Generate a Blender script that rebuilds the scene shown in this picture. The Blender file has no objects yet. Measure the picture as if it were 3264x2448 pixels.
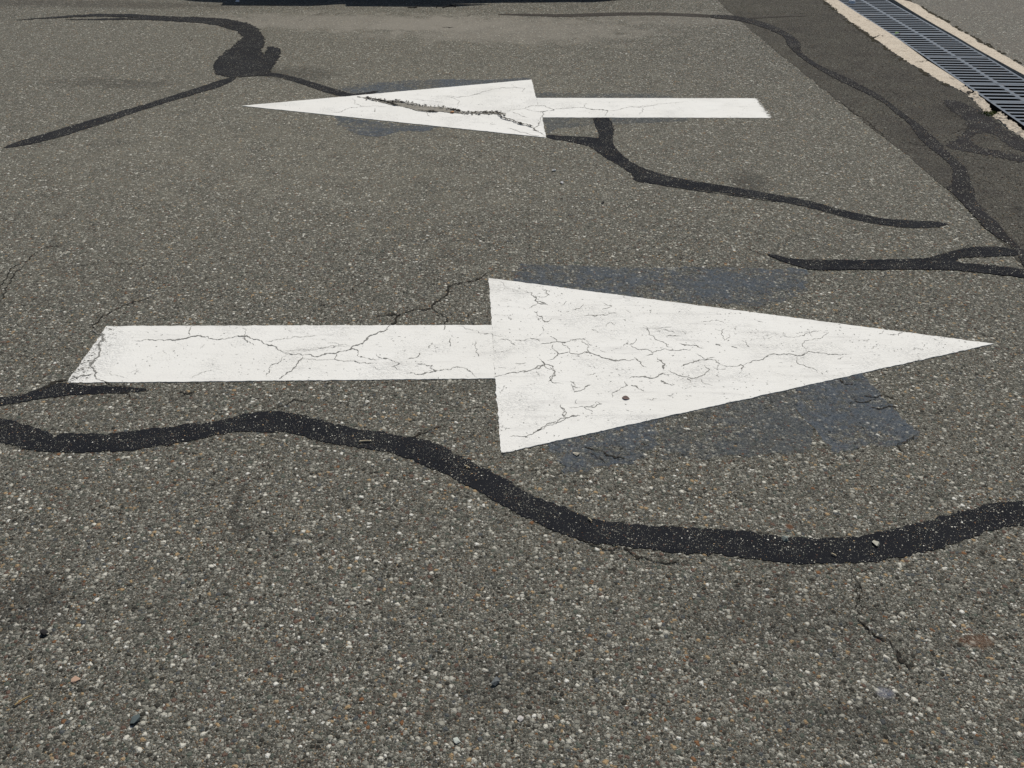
import bpy, bmesh, math, random
from mathutils import Vector, Matrix, noise as mnoise
from mathutils.geometry import delaunay_2d_cdt

random.seed(7)
scene = bpy.context.scene
COL = scene.collection

# ------------------------------------------------------------------ camera
FPX = 3017.4                      # focal length in pixels of the 3264 px wide picture
PITCH, ROLL, CAMH = math.radians(33.051), math.radians(1.018), 1.6
_s, _c = math.sin(PITCH), math.cos(PITCH)
R0, U0, F0 = Vector((1, 0, 0)), Vector((0, _s, _c)), Vector((0, _c, -_s))
RV = math.cos(ROLL) * R0 + math.sin(ROLL) * U0
UV = -math.sin(ROLL) * R0 + math.cos(ROLL) * U0
cd = bpy.data.cameras.new('camera')
cam = bpy.data.objects.new('camera', cd)
COL.objects.link(cam)
cd.sensor_width = 36.0
cd.lens = 36.0 * FPX / 3264.0
cd.clip_start, cd.clip_end = 0.05, 500
m = Matrix((RV, UV, -F0)).transposed().to_4x4()
m.translation = (0, 0, CAMH)
cam.matrix_world = m
scene.camera = cam

# ------------------------------------------------------------------ light
SUN_EL, SUN_AZ = math.radians(60), math.radians(18)     # ahead of the camera, a little to the right
world = bpy.data.worlds.new('World')
scene.world = world
world.use_nodes = True
wn = world.node_tree
sky = wn.nodes.new('ShaderNodeTexSky')
sky.sky_type = 'NISHITA'
sky.sun_disc = False
sky.sun_elevation = SUN_EL
sky.sun_rotation = SUN_AZ
bg = wn.nodes['Background']
bg.inputs[1].default_value = 0.06
wn.links.new(sky.outputs[0], bg.inputs[0])
sv = Vector((math.sin(SUN_AZ) * math.cos(SUN_EL), math.cos(SUN_AZ) * math.cos(SUN_EL), math.sin(SUN_EL)))
sd = bpy.data.lights.new('sun', 'SUN')
sd.energy = 3.6
sd.angle = math.radians(0.5)
sd.color = (1.0, 0.965, 0.90)
sun = bpy.data.objects.new('sun', sd)
COL.objects.link(sun)
sun.rotation_euler = sv.to_track_quat('Z', 'Y').to_euler()
sun.location = sv * 20
vs = scene.view_settings
vs.view_transform = 'Standard'
vs.look = 'None'
vs.gamma = 1
vs.exposure = -0.05

# ------------------------------------------------------------------ helpers
def G(x, y, z=0.0):
    """a point of the photograph (3264 x 2448) laid on the ground plane"""
    d = F0 + RV * ((x - 1632) / FPX) - UV * ((y - 1224) / FPX)
    t = (CAMH - z) / -d.z
    return Vector((d.x * t, d.y * t))

def px(ox, oy, k, pts):           # points read off an enlarged crop
    return [G(ox + a / k, oy + b / k) for a, b in pts]
def fv(pts): return px(0, 0, 2212 / 3264, pts)
def c1(pts): return px(0, 0, 2.011, pts)
def c2(pts): return px(1000, 0, 2.011, pts)
def c3(pts): return px(2164, 0, 2.011, pts)
def c4(pts): return px(2164, 400, 2.011, pts)
def c5(pts): return px(700, 230, 2.212, pts)
def c6(pts): return px(1500, 250, 2.011, pts)
def c7(pts): return px(0, 900, 2.011, pts)
def c8(pts): return px(900, 850, 2.212, pts)
def r1(pts): return px(1700, 850, 2.5525, pts)
def r2(pts): return px(2464, 850, 2.5525, pts)
def r3(pts): return px(1300, 1300, 2.212, pts)
def r4(pts): return px(2264, 1500, 2.212, pts)
def r6(pts): return px(2800, 0, 3.95, pts)
def r7(pts): return px(3050, 240, 7.542, pts)

def tag(o, label=None, cat=None, group=None, kind=None):
    for k, v in (('label', label), ('category', cat), ('group', group), ('kind', kind)):
        if v: o[k] = v
    return o

def link(name, me, mat=None, parent=None):
    o = bpy.data.objects.new(name, me)
    COL.objects.link(o)
    if mat is not None and me is not None: me.materials.append(mat)
    if parent: o.parent = parent
    return o

def empty(name, loc, rz=0):
    o = bpy.data.objects.new(name, None)
    COL.objects.link(o)
    o.location = loc
    o.rotation_euler = (0, 0, rz)
    return o

def rough(pts, step=0.012, amp=0.003, closed=True, big=0.0, seed=0.0):
    """densify an outline and make it uneven at the scale of the stones"""
    out = []
    n = len(pts)
    for i in range(n if closed else n - 1):
        a, b = pts[i], pts[(i + 1) % n]
        L = (b - a).length
        k = max(1, int(L / step))
        nrm = Vector((-(b - a).y, (b - a).x)).normalized() if L > 0 else Vector((0, 0))
        for j in range(k):
            p = a.lerp(b, j / k)
            w = 0.35 if j == 0 else 1.0
            d = (random.uniform(-.45, .45) * amp + 1.6 * amp * mnoise.noise(Vector((p.x * 75, p.y * 75, seed))) + 1.5 * amp * mnoise.noise(Vector((p.x * 28, p.y * 28, seed + 4))) + big * mnoise.noise(Vector((p.x * 9, p.y * 9, seed)))) * w
            out.append(p + nrm * d)
    if not closed: out.append(pts[-1].copy())
    return out

def smooth(pts, closed=True, it=1):
    for _ in range(it):
        n = len(pts); q = []
        rng = range(n) if closed else range(n - 1)
        if not closed: q.append(pts[0])
        for i in rng:
            a, b = pts[i], pts[(i + 1) % n]
            q += [a.lerp(b, .25), a.lerp(b, .75)]
        if not closed: q.append(pts[-1])
        pts = q
    return pts

def slab(name, outline, ztop, zbot, mat, parent=None, inner=0, znoise=0.0, nscale=30, side=True, dome=0.0):
    """a sheet with the given outline, its top at ztop and its rim going down to zbot"""
    n = len(outline)
    vin = [Vector((p.x, p.y)) for p in outline]
    extra = []
    if inner:
        xs = [p.x for p in outline]; ys = [p.y for p in outline]
        x = min(xs)
        while x < max(xs):
            y = min(ys)
            while y < max(ys):
                q = Vector((x + random.uniform(-.3, .3) * inner, y + random.uniform(-.3, .3) * inner))
                ins = False
                for i in range(n):
                    a, b = outline[i], outline[(i + 1) % n]
                    if (a.y > q.y) != (b.y > q.y) and q.x < (b.x - a.x) * (q.y - a.y) / (b.y - a.y) + a.x: ins = not ins
                if ins: extra.append(q)
                y += inner
            x += inner
    edges = [(i, (i + 1) % n) for i in range(n)]
    vo, eo, fo, ov, _, _ = delaunay_2d_cdt(vin + extra, edges, [], 1, 1e-6)
    bm = bmesh.new()
    bv = []
    for i, v in enumerate(vo):
        z = ztop
        if znoise: z += znoise * mnoise.noise(Vector((v.x * nscale, v.y * nscale, 3.1))) + 0.5 * znoise * mnoise.noise(Vector((v.x * nscale * 2.7, v.y * nscale * 2.7, 8.1)))
        bv.append(bm.verts.new((v.x, v.y, z)))
    for f in fo:
        try: bm.faces.new([bv[i] for i in f])
        except ValueError: pass
    bmesh.ops.recalc_face_normals(bm, faces=bm.faces)
    if bm.faces:
        if sum(f.normal.z for f in bm.faces) < 0: bmesh.ops.reverse_faces(bm, faces=bm.faces)
    if side and zbot is not None:
        be = [e for e in bm.edges if len(e.link_faces) == 1]
        low = {}
        for e in be:
            for v in e.verts:
                if v not in low: low[v] = bm.verts.new((v.co.x, v.co.y, zbot))
        for e in be:
            a, b = e.verts
            bm.faces.new([a, b, low[b], low[a]])
        bmesh.ops.recalc_face_normals(bm, faces=bm.faces)
    for v in [v for v in bm.verts if not v.link_faces]: bm.verts.remove(v)
    me = bpy.data.meshes.new(name)
    bm.to_mesh(me); bm.free()
    return link(name, me, mat, parent)

def band(upper, lower):           # outline from an upper edge and a lower edge, both read left to right
    return list(upper) + list(reversed(lower))

def cracks(name, lines, z, mat, parent=None, base=0.0018):
    """hair cracks, each a jagged, uneven ribbon"""
    for pts, wf in lines:
        bm = bmesh.new()
        # fractal detail
        q = list(pts)
        for lv in range(4):
            r = []
            for a, b in zip(q, q[1:]):
                L = (b - a).length
                r.append(a)
                if L > 0.006:
                    nn = Vector((-(b - a).y, (b - a).x)).normalized()
                    r.append(a.lerp(b, random.uniform(.35, .65)) + nn * random.uniform(-1, 1) * min(L * .22, .0085))
            r.append(q[-1]); q = r
        N = len(q); prev = None; ph = random.uniform(0, 50)
        for i, p in enumerate(q):
            t = (q[min(i + 1, N - 1)] - q[max(i - 1, 0)])
            nn = Vector((-t.y, t.x)).normalized()
            e = min(i, N - 1 - i) / max(1, N * .12)
            w = base * wf * (0.25 + 0.75 * min(1, e)) * (0.55 + 1.1 * abs(mnoise.noise(Vector((i * .35, ph, 0)))) * 2)
            w *= random.uniform(.5, 1.3)
            if mnoise.noise(Vector((p.x * 38, p.y * 38, 7.7))) > .22: w *= 1.0 + 1.8 * random.random() * min(1, e)
            a = bm.verts.new((p.x + nn.x * w, p.y + nn.y * w, z)); b = bm.verts.new((p.x - nn.x * w, p.y - nn.y * w, z))
            if prev: 
                f = bm.faces.new([prev[0], prev[1], b, a])
            prev = (a, b)
        for f in bm.faces:
            f.normal_update()
            if f.normal.z < 0: f.normal_flip()
        me = bpy.data.meshes.new(name); bm.to_mesh(me); bm.free()
        link(name, me, mat, parent)

# ------------------------------------------------------------------ materials
class NT:
    def __init__(s, name):
        s.m = bpy.data.materials.new(name); s.m.use_nodes = True
        s.t = s.m.node_tree; s.b = s.t.nodes['Principled BSDF']; s.out = s.t.nodes['Material Output']
        g = s.t.nodes.new('ShaderNodeNewGeometry'); s.P = g.outputs['Position']
    def set(s, sock, v):
        if isinstance(v, bpy.types.NodeSocket): s.t.links.new(v, sock)
        elif isinstance(v, (tuple, list)) and len(v) == 3 and len(sock.default_value) == 4: sock.default_value = (*v, 1)
        else: sock.default_value = v
    def math(s, op, a, b=0.0, c=0.0, clamp=False):
        n = s.t.nodes.new('ShaderNodeMath'); n.operation = op; n.use_clamp = clamp
        s.set(n.inputs[0], a); s.set(n.inputs[1], b)
        if op in ('MULTIPLY_ADD', 'SMOOTH_MIN'): s.set(n.inputs[2], c)
        return n.outputs[0]
    def vec(s, op, a, b=(0, 0, 0), out=0):
        n = s.t.nodes.new('ShaderNodeVectorMath'); n.operation = op
        s.set(n.inputs[0], a)
        if op == 'SCALE': s.set(n.inputs['Scale'], b)
        else: s.set(n.inputs[1], b)
        return n.outputs[out]
    def mix(s, f, a, b, typ='MIX'):
        n = s.t.nodes.new('ShaderNodeMix'); n.data_type = 'RGBA'; n.blend_type = typ
        s.set(n.inputs[0], f); s.set(n.inputs[6], a); s.set(n.inputs[7], b)
        return n.outputs[2]
    def noise(s, scale, detail=3, rough=.55, vec=None, out=0, dist=0.0):
        n = s.t.nodes.new('ShaderNodeTexNoise'); s.set(n.inputs['Vector'], vec or s.P)
        n.inputs['Scale'].default_value = scale; n.inputs['Detail'].default_value = detail
        n.inputs['Roughness'].default_value = rough; n.inputs['Distortion'].default_value = dist
        return n.outputs[out]
    def vor(s, scale, vec, feature='F1', rnd=1.0):
        n = s.t.nodes.new('ShaderNodeTexVoronoi'); n.voronoi_dimensions = '2D'; n.feature = feature
        s.set(n.inputs['Vector'], vec); n.inputs['Scale'].default_value = scale
        n.inputs['Randomness'].default_value = rnd
        return n
    def step(s, v, lo, hi, a=0.0, b=1.0):
        n = s.t.nodes.new('ShaderNodeMapRange'); n.interpolation_type = 'SMOOTHSTEP'
        s.set(n.inputs[0], v); s.set(n.inputs[1], lo); s.set(n.inputs[2], hi); s.set(n.inputs[3], a); s.set(n.inputs[4], b)
        return n.outputs[0]
    def ramp(s, f, stops, interp='CONSTANT'):
        n = s.t.nodes.new('ShaderNodeValToRGB'); s.set(n.inputs[0], f)
        cr = n.color_ramp; cr.interpolation = interp
        while len(cr.elements) < len(stops): cr.elements.new(0.5)
        for e, (p, c) in zip(cr.elements, stops): e.position = p; e.color = (*c, 1)
        return n.outputs[0]
    def sep(s, v):
        n = s.t.nodes.new('ShaderNodeSeparateXYZ'); s.set(n.inputs[0], v); return n.outputs
    def comb(s, x, y, z=0.0):
        n = s.t.nodes.new('ShaderNodeCombineXYZ'); s.set(n.inputs[0], x); s.set(n.inputs[1], y); s.set(n.inputs[2], z); return n.outputs[0]
    def blob(s, x, y, rx, ry, nz, amt=.8, soft=.5):
        """soft uneven patch round a ground point; nz is a noise socket"""
        d = s.vec('MULTIPLY', s.vec('SUBTRACT', s.P, (x, y, 0)), (1 / rx, 1 / ry, 0))
        l = s.vec('LENGTH', d, out=1)
        l = s.math('ADD', l, s.math('MULTIPLY', s.math('SUBTRACT', nz, .5), amt * 2))
        return s.step(l, 1 - soft, 1 + soft * .3, 1.0, 0.0)
    def bump(s, h, dist, strength=1.0):
        n = s.t.nodes.new('ShaderNodeBump'); s.set(n.inputs['Height'], h)
        n.inputs['Distance'].default_value = dist; n.inputs['Strength'].default_value = strength
        s.t.links.new(n.outputs[0], s.b.inputs['Normal'])
    def fin(s, col, rough=.8, spec=.3, metal=0.0):
        s.set(s.b.inputs['Base Color'], col); s.set(s.b.inputs['Roughness'], rough)
        s.set(s.b.inputs['Specular IOR Level'], spec); s.b.inputs['Metallic'].default_value = metal
        return s.m

PAL = [(0.0, (.035, .033, .027)), (.10, (.082, .079, .065)), (.25, (.148, .144, .118)), (.39, (.235, .228, .189)),
       (.50, (.102, .116, .093)), (.57, (.088, .095, .096)), (.62, (.140, .090, .068)), (.67, (.345, .33, .275)),
       (.79, (.485, .465, .39)), (.895, (.385, .275, .155)), (.930, (.67, .64, .545)), (.972, (.21, .105, .05)), (.982, (.77, .75, .67))]

def stone_layers(n, gain=1.0, dens=1.0, binder=((.009, .0082, .0062), (.034, .030, .022)), small=1.0):
    """crushed stone of three sizes set in dark binder; returns colour and height"""
    w = n.vec('SCALE', n.vec('SUBTRACT', n.noise(150, 2, .6, out=1), (.5, .5, .5)), .0050)
    V = n.vec('ADD', n.P, w)
    col = n.mix(n.noise(700, 2, .7), binder[0], binder[1])
    # faint colour flecks in the binder
    wv = n.vor(1000 / 1.9, V)
    col = n.mix(.38, col, n.ramp(n.sep(wv.outputs['Color'])[0], PAL))
    h = n.math('MULTIPLY', n.noise(420, 2, .6), .25)
    clump = n.noise(7, 3, .6)
    for sc, pres, gn, hh in ((1000 / 3.9, .70 * small, .84, .35), (1000 / 6.8, .66, 1.02, .7), (1000 / 11.4, .40, 1.12, 1.0)):
        v = n.vor(sc, V)
        c = n.sep(v.outputs['Color'])
        pr = n.math('LESS_THAN', c[1], n.math('MULTIPLY', n.step(clump, .25, .75, .84, 1.10), pres * dens))
        if hh > .5:                       # the coarser stones are angular chips
            ed = n.vor(sc, V, 'DISTANCE_TO_EDGE')
            d = n.math('MINIMUM', n.math('SUBTRACT', n.math('MULTIPLY_ADD', c[2], .34, .27), v.outputs['Distance']), n.math('SUBTRACT', ed.outputs['Distance'], .045))
            mk = n.math('MULTIPLY', n.step(d, -.01, .03), pr)
        else:
            d = n.math('SUBTRACT', n.math('MULTIPLY_ADD', c[2], .30, .20), v.outputs['Distance'])
            mk = n.math('MULTIPLY', n.step(d, -.03, .05), pr)
        sc_col = n.ramp(c[0], PAL)
        # mineral grain inside each stone
        sc_col = n.mix(1.0, sc_col, n.ramp(n.noise(900, 2, .7), [(0, (.55, .55, .55)), (1, (1.45, 1.45, 1.45))], 'LINEAR'), 'MULTIPLY')
        if gn * gain != 1: sc_col = n.mix(1.0, sc_col, (gn * gain,) * 3, 'MULTIPLY')
        col = n.mix(mk, col, sc_col)
        hs = n.math('MULTIPLY', n.step(d, -.05, .30), hh)
        h = n.math('MAXIMUM', h, n.math('MULTIPLY', hs, pr))
    return col, h

def asphalt(name, gain=1.0, dens=1.0, binder=((.009, .0082, .0062), (.034, .030, .022)), bump=.0030, dust_or_sheen=(.17, .158, .122), dustk=.22, blobs=(), small=1.0, spec=.16):
    n = NT(name)
    col, h = stone_layers(n, gain, dens, binder, small)
    big = n.noise(.9, 5, .6)
    mid = n.noise(5.5, 4, .6)
    # dust lying between the stones, in cloudy patches
    dk = n.math('MULTIPLY', n.step(n.math('ADD', n.math('MULTIPLY', big, .55), n.math('MULTIPLY', mid, .45)), .35, .68), dustk)
    col = n.mix(dk, col, dust_or_sheen)
    # darker, oily or rough patches
    col = n.mix(n.step(mid, .56, .80, 0, .35), col, (.035, .033, .030))
    for kind, bl in blobs:
        x, y, rx, ry, st = bl
        mk = n.math('MULTIPLY', n.blob(x, y, rx, ry, n.noise(6 if rx > .3 else 22, 4, .65), .9), st)
        col = n.mix(mk, col, {'dust': (.26, .24, .185), 'dirt': (.05, .042, .034), 'silt': (.235, .215, .18), 'oil': (.018, .017, .016), 'rust': (.13, .06, .03), 'shade': (.05, .045, .038), 'blue': (.16, .17, .22)}[kind])
        if kind == 'silt': h = n.math('MULTIPLY', h, n.math('SUBTRACT', 1.0, n.math('MULTIPLY', mk, .9)))
    n.bump(h, bump)
    return n.fin(col, .88, spec)

def gp(x, y): return tuple(G(x, y))
K = 3264 / 2212
def B(kind, x, y, rx, ry, st):     # patch given in full-view display pixels with radii in metres
    p = G(x * K, y * K); return (kind, (p.x, p.y, rx, ry, st))
M = {}
M['asphalt'] = asphalt('worn_asphalt', gain=.78, dustk=.09, blobs=(
    B('dust', 500, 120, 3.0, 2.6, .15), B('dust', 1250, 300, 2.6, 1.4, .08), B('dust', 300, 420, 1.8, 1.0, .08),  # pale dust plus the far road's grazing brightness, both put into the colour
    B('silt', 760, 48, 1.3, .34, .55), B('silt', 1100, 62, 1.2, .5, .5), B('silt', 1450, 40, .8, .3, .3),
    B('dirt', 180, 8, 1.6, .16, .45),  # soft shading at the far left, painted into the road colour
    B('oil', 512, 1085, .016, .12, .4), B('oil', 528, 1145, .035, .045, .4), B('oil', 600, 1170, .03, .03, .3),
    B('oil', 1620, 395, .10, .16, .4), B('oil', 640, 160, .3, .18, .35), B('oil', 250, 180, .4, .12, .3),
    B('rust', 2110, 1385, .045, .022, .45), B('rust', 1706, 1137, .012, .012, .8),
    B('blue', 1912, 1498, .022, .018, .45), B('oil', 1700, 1330, .25, .12, .2), B('oil', 60, 1300, .10, .12, .35), B('oil', 1090, 1470, .12, .08, .25), B('oil', 1850, 1560, .14, .07, .3)))
M['fresh'] = asphalt('dark_asphalt', gain=.34, dens=.45, binder=((.008, .0072, .0072), (.016, .0145, .0145)), bump=.002, dust_or_sheen=(.042, .037, .037), dustk=.45, spec=.02, blobs=(B('oil', 2060, 245, .10, .14, .25),))
M['lane'] = asphalt('grey_asphalt', gain=.85, dens=.7, binder=((.05, .047, .042), (.085, .078, .068)), bump=.0018, dustk=.55, dust_or_sheen=(.15, .135, .115))

def sealant(name, grit=.75, col0=(.007, .0075, .0095), col1=(.022, .023, .027), big=.15):
    n = NT(name)
    w = n.vec('SCALE', n.vec('SUBTRACT', n.noise(170, 2, .6, out=1), (.5, .5, .5)), .006)
    V = n.vec('ADD', n.P, w)
    col = n.mix(n.noise(260, 4, .7), col0, col1)
    h = n.math('MULTIPLY', n.noise(330, 3, .7), .5)
    cl = n.noise(9, 3, .6)
    for sc, pres in ((1000 / 2.6, grit * .42), (1000 / 6.5, big)):
        v = n.vor(sc, V); c = n.sep(v.outputs['Color'])
        pr = n.math('LESS_THAN', c[1], n.math('MULTIPLY', n.step(cl, .3, .7, .3, 1.8), pres))
        rad = n.math('MULTIPLY_ADD', c[2], .26, .12)
        mk = n.math('MULTIPLY', n.step(n.math('SUBTRACT', rad, v.outputs['Distance']), -.02, .05), pr)
        col = n.mix(mk, col, n.ramp(c[0], PAL)); h = n.math('MAXIMUM', h, mk)
    n.bump(h, .0020)
    return n.fin(col, n.step(n.noise(6, 4, .7), .3, .7, .66, .97), .05)
M['tar'] = sealant('black_crack_filler')
M['tar_worn'] = sealant('worn_crack_filler', .6, (.013, .0135, .015), (.032, .032, .034), .16)
M['tar_old'] = sealant('old_crack_filler', .5, (.016, .0155, .0165), (.034, .032, .033), .30)
M['tar_faint'] = sealant('faint_crack_filler', .6, (.018, .017, .018), (.040, .037, .037), .35)
M['tar_dusty'] = sealant('dusty_crack_filler', .3, (.040, .035, .031), (.065, .058, .050), .05)

def paint(name, edges=(), craze=1.0):
    """white road paint; edges: (nx, ny, c, width, floor) lines beside which it is worn thin"""
    n = NT(name)
    col = n.mix(n.noise(3.2, 5, .6), (.70, .68, .625), (.79, .775, .73))
    col = n.mix(n.step(n.noise(14, 5, .65), .55, .85, 0, .5), col, (.58, .56, .51))
    # grey scuff marks drawn out along the direction of travel
    sv_ = n.vec('MULTIPLY', n.P, (3, 22, 1))
    col = n.mix(n.step(n.noise(1.3, 5, .7, vec=sv_), .50, .78, 0, .45 * craze + .12), col, (.46, .445, .42))
    # pits: small holes that show the dark road
    w = n.vec('SCALE', n.vec('SUBTRACT', n.noise(110, 3, .7, out=1), (.5, .5, .5)), .022)
    V = n.vec('ADD', n.P, w)
    v = n.vor(1000 / 13, V); c = n.sep(v.outputs['Color'])
    cl = n.noise(4.5, 3, .6)
    pr = n.math('LESS_THAN', c[1], n.step(cl, .40, .66, .06, .75 * craze))
    pit = n.math('MULTIPLY', n.step(n.math('SUBTRACT', n.math('MULTIPLY_ADD', n.math('POWER', c[2], 3.0), .17, .03), v.outputs['Distance']), -.02, .03), pr)
    # craze lines
    V2 = n.vec('ADD', n.vec('MULTIPLY', n.P, (1, 1.0, 0)), n.vec('SCALE', n.vec('SUBTRACT', n.noise(26, 3, .65, out=1), (.5, .5, .5)), .05))
    e = n.vor(1000 / 85, V2, 'DISTANCE_TO_EDGE')
    gate = n.step(n.noise(13, 5, .8), .55, .62)
    cr = n.math('MULTIPLY', n.step(e.outputs['Distance'], .008, n.step(n.noise(60, 3, .7), .4, .75, .015, .075), 1, 0), n.math('MULTIPLY', gate, .8 * craze))
    hole = n.math('MAXIMUM', n.math('MULTIPLY', pit, .8), cr)
    col = n.mix(hole, col, (.12, .115, .105))
    ag = n.vor(1000 / 9, V)
    agh = n.step(ag.outputs['Distance'], .1, .6, 1, 0)
    col = n.mix(n.math('MULTIPLY', n.step(agh, .75, 1.0), n.step(n.noise(5, 5, .75), .54, .72, 0, .40)), col, (.36, .34, .30))
    h = n.math('ADD', n.math('MULTIPLY', n.noise(260, 3, .65), .5), n.math('MULTIPLY', n.math('SUBTRACT', 1.0, hole), .8))
    h = n.math('ADD', h, n.math('MULTIPLY', agh, n.step(n.noise(4, 4, .7), .45, .65, .15, 1.0)))
    n.bump(h, .0013)
    mm = n.fin(col, .75, .2)
    # worn edges: the paint is missing in specks, real gaps in the coat
    al = None
    for (nx, ny, cc, wd, lo) in edges:
        d = n.math('SUBTRACT', n.vec('DOT_PRODUCT', n.P, (nx, ny, 0), out=1), cc)
        k = n.step(d, 0, wd, lo, 1.15)
        al = k if al is None else n.math('MULTIPLY', al, k)
    if al is not None:
        nz = n.math('ADD', n.math('MULTIPLY', n.noise(240, 4, .75), .62), n.math('MULTIPLY', n.noise(50, 3, .6), .38))
        keep = n.step(n.math('SUBTRACT', al, n.step(nz, .30, .70)), -.12, .10)
        tr = n.t.nodes.new('ShaderNodeBsdfTransparent'); mx = n.t.nodes.new('ShaderNodeMixShader')
        n.set(mx.inputs[0], keep); n.t.links.new(tr.outputs[0], mx.inputs[1]); n.t.links.new(n.b.outputs[0], mx.inputs[2])
        n.t.links.new(mx.outputs[0], n.out.inputs[0])
    return mm

def blackout(name, lo=.38, hi=.60, tint=(.080, .102, .130), top=.68):
    """thin blue-grey paint worn through to the road below it"""
    n = NT(name)
    col, h = stone_layers(n, .55, .8)
    col = n.mix(.72, col, n.mix(n.noise(120, 3, .6), tint, tuple(t * 1.45 for t in tint)))
    cov = n.math('ADD', n.math('MULTIPLY', n.noise(3.2, 4, .65), .5), n.math('MULTIPLY', n.noise(34, 4, .7), .5))
    k = n.step(cov, lo, hi, .0, top)
    k = n.math('MULTIPLY', k, n.step(h, .80, .98, 1.0, .35))
    e = n.vor(1000 / 45, n.vec('ADD', n.P, n.vec('SCALE', n.vec('SUBTRACT', n.noise(30, 3, .65, out=1), (.5, .5, .5)), .05)), 'DISTANCE_TO_EDGE')
    cr = n.math('MULTIPLY', n.step(e.outputs['Distance'], .015, .045, 1, 0), n.step(n.noise(13, 3, .7), .52, .60))
    col = n.mix(n.math('MULTIPLY', cr, .5), col, (.02, .02, .02))
    n.bump(n.math('SUBTRACT', h, n.math('MULTIPLY', cr, .6)), .0018)
    mm = n.fin(col, .82, .16)
    tr = n.t.nodes.new('ShaderNodeBsdfTransparent'); mx = n.t.nodes.new('ShaderNodeMixShader')
    n.set(mx.inputs[0], k); n.t.links.new(tr.outputs[0], mx.inputs[1]); n.t.links.new(n.b.outputs[0], mx.inputs[2])
    n.t.links.new(mx.outputs[0], n.out.inputs[0])
    return mm
M['blackout'] = blackout('blue_grey_cover_paint', .38, .60)
M['blackout_thin'] = blackout('thin_cover_paint', .36, .60, (.080, .098, .116), .50)

def simple(name, c0, c1, scale=40, rough=.8, spec=.3, bump=0.0, metal=0.0):
    n = NT(name)
    f = n.noise(scale, 4, .65)
    if bump: n.bump(f, bump)
    return n.fin(n.mix(f, c0, c1), rough, spec, metal)
M['crack'] = simple('crack_shadow', (.016, .014, .011), (.045, .040, .033), 200, .95, .1)
M['paint_crack'] = simple('dirty_paint_crack', (.11, .105, .095), (.34, .33, .30), 60, .95, .1)

def concrete(name, dirt_or_shade=.5):
    n = NT(name)
    col = n.mix(n.noise(9, 5, .65), (.46, .385, .295), (.66, .58, .46))
    v = n.vor(1000 / 7, n.P); c = n.sep(v.outputs['Color'])
    col = n.mix(n.math('MULTIPLY', n.math('LESS_THAN', c[1], .4), .4), col, n.ramp(c[0], [(0, (.25, .2, .16)), (.3, (.7, .62, .52)), (.7, (.45, .4, .33)), (.9, (.2, .17, .13))]))
    col = n.mix(n.step(n.noise(17, 5, .7), .55, .75, 0, dirt_or_shade), col, (.17, .135, .095))
    n.bump(n.math('ADD', n.noise(120, 4, .7), n.math('MULTIPLY', n.noise(30, 3, .6), 1.5)), .004)
    return n.fin(col, .9, .2)
M['concrete'] = concrete('tan_concrete', .6)
M['rubble'] = concrete('crumbling_concrete', .9)
def iron(name):
    n = NT(name)
    col = n.mix(n.noise(25, 4, .6), (.066, .084, .108), (.105, .126, .150))
    col = n.mix(n.step(n.noise(45, 4, .7), .54, .70, 0, .6), col, (.14, .085, .055))
    col = n.mix(n.step(n.noise(8, 4, .7), .58, .75, 0, .35), col, (.18, .165, .14))
    n.bump(n.noise(300, 3, .6), .0006)
    return n.fin(col, .55, .5, .25)
M['iron'] = iron('painted_cast_iron')
M['channel'] = simple('dirty_channel_concrete', (.035, .018, .012), (.10, .055, .038), 30, .95, .1, .004)
M['grime'] = simple('black_grime', (.006, .006, .007), (.016, .015, .015), 60, .95, .05)  # near-black colour standing in for shade inside the grate slots
M['sludge'] = simple('channel_sludge', (.006, .006, .006), (.02, .017, .014), 20, .7, .2, .01)
M['soil'] = simple('dark_soil', (.020, .017, .012), (.085, .075, .050), 90, .95, .1, .006)

# ------------------------------------------------------------------ ground
KLO = c3([(925, 0), (1000, 60), (1080, 130), (1200, 210), (1300, 285), (1400, 360), (1500, 420), (1600, 480), (1700, 540), (1800, 575),
          (1850, 620), (1900, 680), (1960, 735), (2020, 765), (2060, 810), (2130, 855), (2212, 900)])           # outer edge, left concrete edging
KRO = r6([(310, 0), (510, 80), (640, 180), (830, 270), (1000, 390), (1150, 460), (1300, 560), (1460, 640), (1650, 750), (1833, 855)])  # outer edge, right one
far, near, W = 90.0, -40.0, 70.0
def ext(line, dx0=-.01, dx1=.02):           # run an edge on to the far and near limits of the ground
    a, b = line[0], line[-1]
    return [Vector((a.x + dx0 * 20, far)), Vector((a.x + dx0 * .3, a.y + 1.5))] + list(line) + [Vector((b.x + dx1, b.y - 1.0)), Vector((b.x + dx1 * 6, near))]
L_ = ext([p + Vector((.022, 0)) for p in KLO])
R_ = ext([p - Vector((.022, 0)) for p in KRO])
road = slab('road', [Vector((-W, near)), Vector((-W, far))] + L_, 0.0, None, M['asphalt'], side=False)
tag(road, kind='structure')
lane = slab('side_road', R_ + [Vector((W, near)), Vector((W, far))], 0.0, None, M['lane'], side=False)
tag(lane, kind='structure')

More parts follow.
